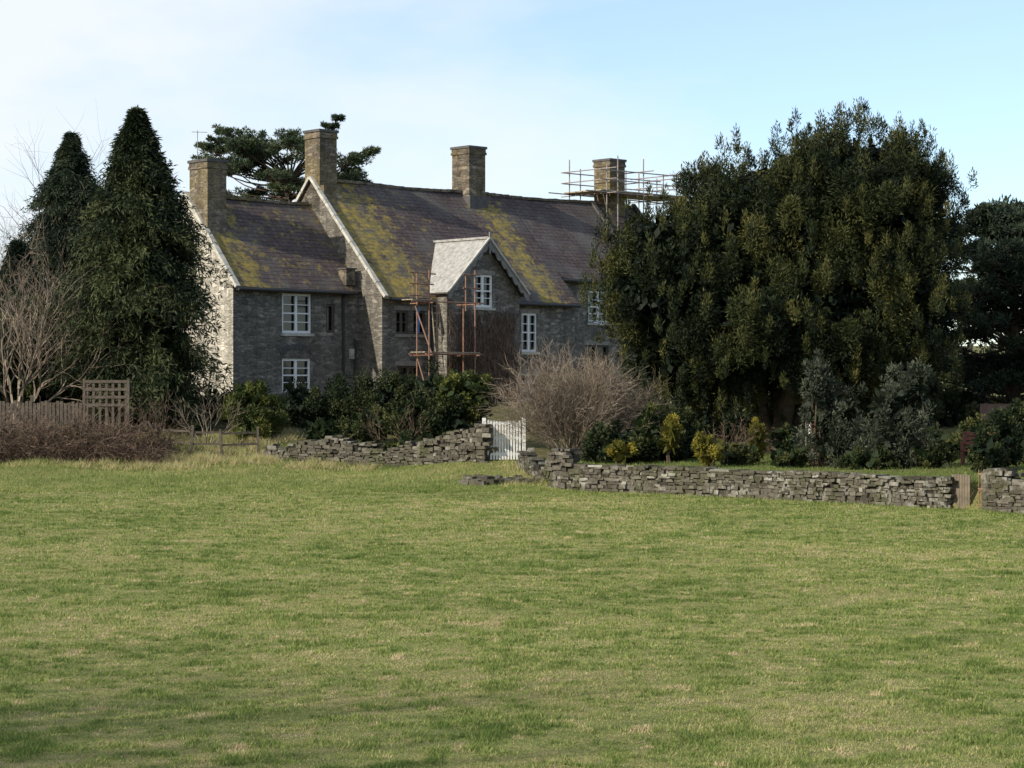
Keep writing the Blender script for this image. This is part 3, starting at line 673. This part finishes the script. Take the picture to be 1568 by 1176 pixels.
pads+= [(-10.4,125,19.0,.3),(-8.4,125,17.0,.5),(-18.3,125,17.3,.5),(-10.9,125,18.5,.45),(-17.2,125,18.2,.4)]
cedar('cedar_tree',-13.3,125,2.5,pads,LM_ced,55,.22,.06,.5,16.0,14,.5,(.16,.38),.34)
LM_pine=leafmat('pine_foliage',(.007,.014,.010),(.022,.037,.022),(.05,.065,.036),.1,.8)
pads=[]
for k_ in range(130):
    z=rng.uniform(2.2,9.7); w=5.3*(1-max(0,(z-6.0))/4.9); a=rng.uniform(0,6.28); q=rng.uniform(.15,1)*w
    pads.append((18.9+math.cos(a)*q,79+math.sin(a)*q*.8,z,rng.uniform(.6,1.2)))
cedar('pine_tree',18.9,79,1.0,pads,LM_pine,70,.22,.06,.35,9.4,13,.6)
def bush(name,EL,nl,n,L,W,mat,zmin,rr=(.25,.5),up=.4,inn=250,jit=(-.2,.15)):
    E=empty(name); C,R=envelope_lobes(EL,nl,zmin,rr,jit); V,t=lobe_leaves(C,R,n,L,W,.5,up,.7,shell=.2,tint=rng.uniform(.05,.8,nl))
    Vi,ti=inner(EL,inn,.4,.25,.85,zmin); polymesh('foliage',np.concatenate([V,Vi]),4,mat,np.concatenate([t,ti]),E)
    tr=MB()
    for c,r in EL:
        g_=gz(c[0],c[1])
        for k_ in range(4): limb(tr,(c[0]+rng.normal(0,.1),c[1],g_-.1),np.array(c)+rdir(1)[0]*np.array(r)*.6,.05,.012)
    tr.build('stems',[M_bark],E); return E
B_dark=leafmat('dark_evergreen_leaves',(.010,.019,.008),(.031,.044,.015),(.07,.08,.028),.15,1.2)
B_yg=leafmat('yellow_green_leaves',(.03,.045,.012),(.085,.105,.025),(.19,.19,.045),.25,1.5)
B_gold=leafmat('golden_leaves',(.08,.08,.015),(.20,.18,.028),(.36,.29,.045),.25,2)
B_silver=leafmat('grey_green_leaves',(.025,.033,.02),(.06,.07,.045),(.12,.135,.09),.2,1.5)
B_ivy=leafmat('ivy_leaves',(.018,.030,.010),(.050,.065,.02),(.12,.12,.04),.2,1)
bush('evergreen_hedge',[((-7.9,80,2.2),(1.2,1,.9)),((-6.3,80.3,2.2),(1.3,1,1.0)),((-4.6,79.8,2.2),(1.3,1,1.1)),((-3.2,79,2.4),(.9,.9,1.2))],130,210,.12,.055,B_dark,1.0,(.18,.48),.4,400,(-.3,.3))
bush('laurel_bush',[((-9.5,77.3,2.0),(.9,.8,1.0)),((-9.9,77.5,2.6),(.5,.5,.5))],54,210,.12,.055,B_yg,.9,(.15,.36),.4,250,(-.2,.3))
bush('golden_shrub',[((-1.7,74,3.0),(.95,.8,.5)),((-1.3,74,2.4),(.6,.6,.7))],44,180,.11,.06,B_yg,1.6,(.13,.32))
bush('ivy_covered_stump',[((-1.8,73.6,1.7),(.7,.6,.9)),((-2.6,73.5,1.5),(.6,.5,.6))],40,240,.12,.08,B_dark,.8,(.2,.35))
bush('low_garden_shrub',[((-3.7,76,1.9),(.8,.6,.7)),((-5.2,76,1.6),(.8,.6,.5)),((-6.8,75.5,1.4),(.7,.5,.4))],55,170,.12,.05,B_ivy,.9,(.15,.34))
bush('low_garden_shrub',[((-3.4,71.2,1.0),(.8,.4,.35)),((-5.9,72.2,.95),(.6,.4,.35)),((-1.9,70.0,1.2),(.5,.4,.35))],40,150,.09,.04,B_ivy,.6,(.12,.25),.4,60)
bush('ivy_bush',[((-18.6,82,3.8),(1.7,1.2,2.2)),((-20.2,81,3.4),(1.8,1.2,2.2)),((-16.6,82,3.2),(1.3,1,1.8))],150,230,.15,.08,B_ivy,1.3,(.2,.5),.4,400,(-.25,.4))
bush('evergreen_hedge',[((-11.6,82,2.2),(1.2,.8,.7))],26,200,.14,.07,B_dark,1.2)
bush('rhododendron_bush',[((3.3,66,1.2),(.9,.7,.6)),((4.6,66.5,1.3),(1.0,.7,.7)),((5.6,68,1.4),(.9,.7,.7))],80,190,.12,.06,B_dark,.7,(.15,.34))
bush('golden_shrub',[((5.85,62.5,1.25),(.30,.3,.36))],18,190,.08,.04,B_gold,.75,(.12,.2),.4,60)
bush('golden_shrub',[((4.95,65.5,1.6),(.14,.14,.45))],14,170,.08,.04,B_gold,.75,(.1,.18),.6,60)
bush('golden_conifer',[((7.6,65,1.35),(.15,.15,.55))],16,170,.08,.03,B_gold,.8,(.08,.15),.9,60)
bush('golden_shrub',[((3.4,64.8,1.1),(.4,.3,.2))],12,130,.08,.04,B_gold,.75,(.08,.15),.4,60)
bush('columnar_shrub',[((4.3,66,1.8),(.26,.28,.75)),((8.5,65.5,1.35),(.2,.22,.65))],28,150,.10,.045,B_ivy,.8,(.1,.2),.9,60)
bush('silver_leaved_shrub',[((9.5,62,1.5),(.7,.6,.7)),((9.25,62,2.5),(.4,.4,.75)),((9.05,62,3.3),(.15,.15,.5)),((9.95,62,2.2),(.25,.3,.6))],84,80,.13,.035,B_silver,.75,(.10,.30),.5,150,(-.1,.45))
bush('silver_leaved_shrub',[((11.2,61,1.5),(.75,.6,.75)),((11.35,61,2.5),(.45,.4,.75)),((11.75,61,3.2),(.16,.2,.55)),((10.9,61,2.5),(.25,.3,.5))],88,80,.13,.035,B_silver,.75,(.10,.30),.5,150,(-.1,.45))
bush('garden_conifer',[((13.4,59,1.2),(.4,.4,.6))],24,140,.10,.045,B_dark,.8,(.12,.22),.6,80)
bush('garden_conifer',[((14.1,60,1.5),(.42,.5,.9)),((15.2,62,1.6),(.5,.5,1.0))],50,180,.11,.045,B_dark,.8,(.13,.28),.7,100)
bush('low_garden_shrub',[((15.2,68,1.4),(.9,.5,.7)),((17.0,69,1.4),(.9,.5,.6)),((13.6,66,1.2),(.8,.5,.5))],60,150,.11,.05,B_ivy,.75,(.13,.3),.5,80)
bush('low_garden_shrub',[((6.9,63.5,1.0),(.6,.4,.3)),((8.2,62.0,.95),(.6,.4,.25)),((10.3,60.5,.95),(.7,.4,.3)),((12.2,60.8,1.0),(.6,.4,.35))],56,130,.10,.045,B_ivy,.72,(.1,.22),.5,60)
bush('garden_hedge',[((x,75.8+.5*math.sin(x),1.5),(1.3,.8,.95+.3*math.sin(x*1.3))) for x in np.arange(3,22,1.8)],230,150,.14,.07,B_dark,.8,(.2,.42),.4,260,(-.3,.35))
bush('boundary_hedge',[((x,84+.6*math.sin(x),2.2),(1.7,1.0,1.5+.4*math.sin(x*1.7))) for x in np.arange(4,26,2.2)],160,180,.17,.09,B_dark,1.0,(.3,.6),.4,250,(-.3,.5))
bush('boundary_hedge',[((x,106+.6*math.sin(x),3.8),(2.2,1.2,2.2+.4*math.sin(x*1.7))) for x in np.arange(-44,-18,2.8)],120,180,.24,.14,B_ivy,2.0,(.4,.8),.4,250,(-.3,.5))
Cd=[];Rd=[]
for x in np.arange(-150,150,5.0):
    for q in range(5):
        y_=260+rng.normal(0,12); Cd.append((x+rng.normal(0,3),y_,gz(x,y_)+rng.uniform(1,6)));s_=rng.uniform(2,4);Rd.append((s_,s_,s_))
V,t=lobe_leaves(Cd,Rd,130,1.1,.6,.5,.3,.7,shell=.2)
M_far=leafmat('distant_winter_wood',(.04,.04,.03),(.08,.08,.05),(.13,.12,.08),.1,.1)
polymesh('distant_woodland',V,4,M_far,t)
def twiggy(name,x,y,z0,H,Rw,nst,mat,r0=.022,depth=3,spread=1.0,arch=.0,step=.22,ksub=3):
    segs=[]
    def grow(p,d,L,r,lev):
        n=max(2,int(L/step)); 
        for i_ in range(n):
            d=unit(d+rng.normal(0,.13,3)+UP*(.04 if lev<2 else .03)-UP*arch*i_/n)
            q=p+d*L/n; rr=r*(1-.7*(i_+1)/n); segs.append([*p,*q,r*(1-.7*i_/n),rr]); p=q
            if lev<depth and i_>=n*.25:
                for _ in range(rng.integers(1,ksub) if lev>0 else rng.integers(1,ksub+1)):
                    grow(p,unit(d+rdir(1)[0]*.75),L*rng.uniform(.3,.5),max(.006,rr*.65),lev+1)
    for k_ in range(nst):
        a=rng.uniform(0,6.28); q=rng.random()**.6
        d=unit(np.array([math.cos(a)*q*Rw*spread,math.sin(a)*q*Rw*spread,H]))
        grow(np.array([x+math.cos(a)*q*.35,y+math.sin(a)*q*.3,z0-.05]),d,H*rng.uniform(.75,1.05),r0*rng.uniform(.7,1.3),0)
    E=empty(name); seg_tubes('branches',segs,mat,E); return len(segs)
n1_=twiggy('bare_shrub',1.9,68,.75,2.75,2.2,70,M_twig,.018,2,1.0,.03,.18,3)
twiggy('bare_shrub',3.0,68.5,.75,2.35,1.6,30,M_twig,.018,2,1.0,.03,.18,3)
twiggy('bare_tree',-18.7,78.5,1.4,5.3,2.8,9,M_twig,.07,3,1.0,.0,.35,3)
twiggy('bare_tree',-24.0,97,2.4,7.8,3.5,8,M_twig,.08,3,1.0,.0,.5,3)
twiggy('bare_tree',-22.5,112,2.4,11.0,3.8,4,M_bramble,.12,2,1.0,.0,.7,3)
# tree standing outside the view on the left; its shadow falls over the near corner of the field
twiggy('hedgerow_tree',-17.5,9.5,0,8.0,5.0,9,M_bramble,.16,3,1.0,.0,.5,4)
E=empty('bramble_thicket'); segs=[]
for _ in range(1700):
    x=rng.uniform(-19.5,-12.0);y=rng.uniform(71.2,74.2);p=np.array([x,y,gz(x,y)]); a=rng.uniform(0,6.28);hh=rng.uniform(.6,1.5)*(1 if x<-13.5 else .65)
    d=np.array([math.cos(a)*.6,math.sin(a)*.5,1.]); r=rng.uniform(.006,.012)
    for k_ in range(9):
        d=unit(d+rng.normal(0,.14,3)-UP*.13); q=p+d*hh/6; segs.append([*p,*q,r,r*.9]); p=q
        if rng.random()<.5:
            e=unit(d+rdir(1)[0]); segs.append([*p,*(p+e*.25),r*.6,.004])
seg_tubes('stems',segs,M_bramble,E)
Cb=[(rng.uniform(-19.5,-12.2),rng.uniform(71.8,74),rng.uniform(.9,1.6)) for _ in range(90)]
V,t=lobe_leaves(Cb,[(.5,.4,.3)]*90,45,.1,.06,.4,.2,.9,shell=.1)
polymesh('dead_leaves',V,4,leafmat('bramble_leaves',(.05,.035,.02),(.09,.07,.035),(.10,.12,.04),.15,1),t,E)
twiggy('bare_shrub',-12.9,74.5,1.0,1.5,1.5,14,M_bramble,.014,2)
twiggy('bare_shrub',-10.8,74.5,1.1,1.4,1.3,12,M_twig,.014,2)
twiggy('bare_shrub',-3.9,72,.8,1.3,1.4,12,M_bramble,.012,2)
twiggy('bare_shrub',6.6,63.5,.8,1.1,.8,16,M_bramble,.012,2)
# ---------------------------------------------------------------- sky, sun, camera
sun_v=Vector((-.82,-.56,0)).normalized(); el=math.radians(28)
sd=Vector((sun_v.x*math.cos(el),sun_v.y*math.cos(el),math.sin(el)))
l=bpy.data.lights.new('sun','SUN'); l.energy=5.0; l.angle=math.radians(.5); l.color=(1,.92,.78)
so=bpy.data.objects.new('sun',l); so.rotation_euler=(-sd).to_track_quat('-Z','Y').to_euler(); so.location=(-50,-30,60); COL.objects.link(so)
w=bpy.data.worlds.new('World'); S.world=w; w.use_nodes=True; nt=w.node_tree; bg=nt.nodes['Background']
sk=N(nt,'ShaderNodeTexSky',sky_type='NISHITA'); sk.sun_disc=False; sk.sun_elevation=el; sk.sun_rotation=math.atan2(sd.x,sd.y)%(2*math.pi)
sk.air_density=1.0; sk.dust_density=.3; sk.ozone_density=2.0
tc=N(nt,'ShaderNodeTexCoord'); mp=N(nt,'ShaderNodeMapping'); mp.inputs['Scale'].default_value=(1,1,2.6); mp.inputs['Location'].default_value=(.35,0,.1)
nt.links.new(tc.outputs['Generated'],mp.inputs[0]); n=noise(nt,mp.outputs[0],2.6,6,.55)
sx=N(nt,'ShaderNodeSeparateXYZ'); nt.links.new(tc.outputs['Generated'],sx.inputs[0])
f=math_(nt,'SUBTRACT',n.outputs[0],math_(nt,'MULTIPLY',sx.outputs[0],.6))
r=ramp(nt,f,[(.38,.22),(.62,.92)])
skc=mix(nt,1.0,sk.outputs[0],(1.04,1.16,1.30),'MULTIPLY')
c=mix(nt,r.outputs[0],skc,(6.3,6.6,6.9))
nt.links.new(c,bg.inputs[0]); bg.inputs[1].default_value=.15
cam=bpy.data.cameras.new('camera'); cam.sensor_width=36; cam.lens=73.5; cam.clip_end=6000; cam.clip_start=.5
co=bpy.data.objects.new('camera',cam); co.location=(0,0,3.2); co.rotation_euler=(math.radians(90),0,0); COL.objects.link(co); S.camera=co
print('done',n1_)
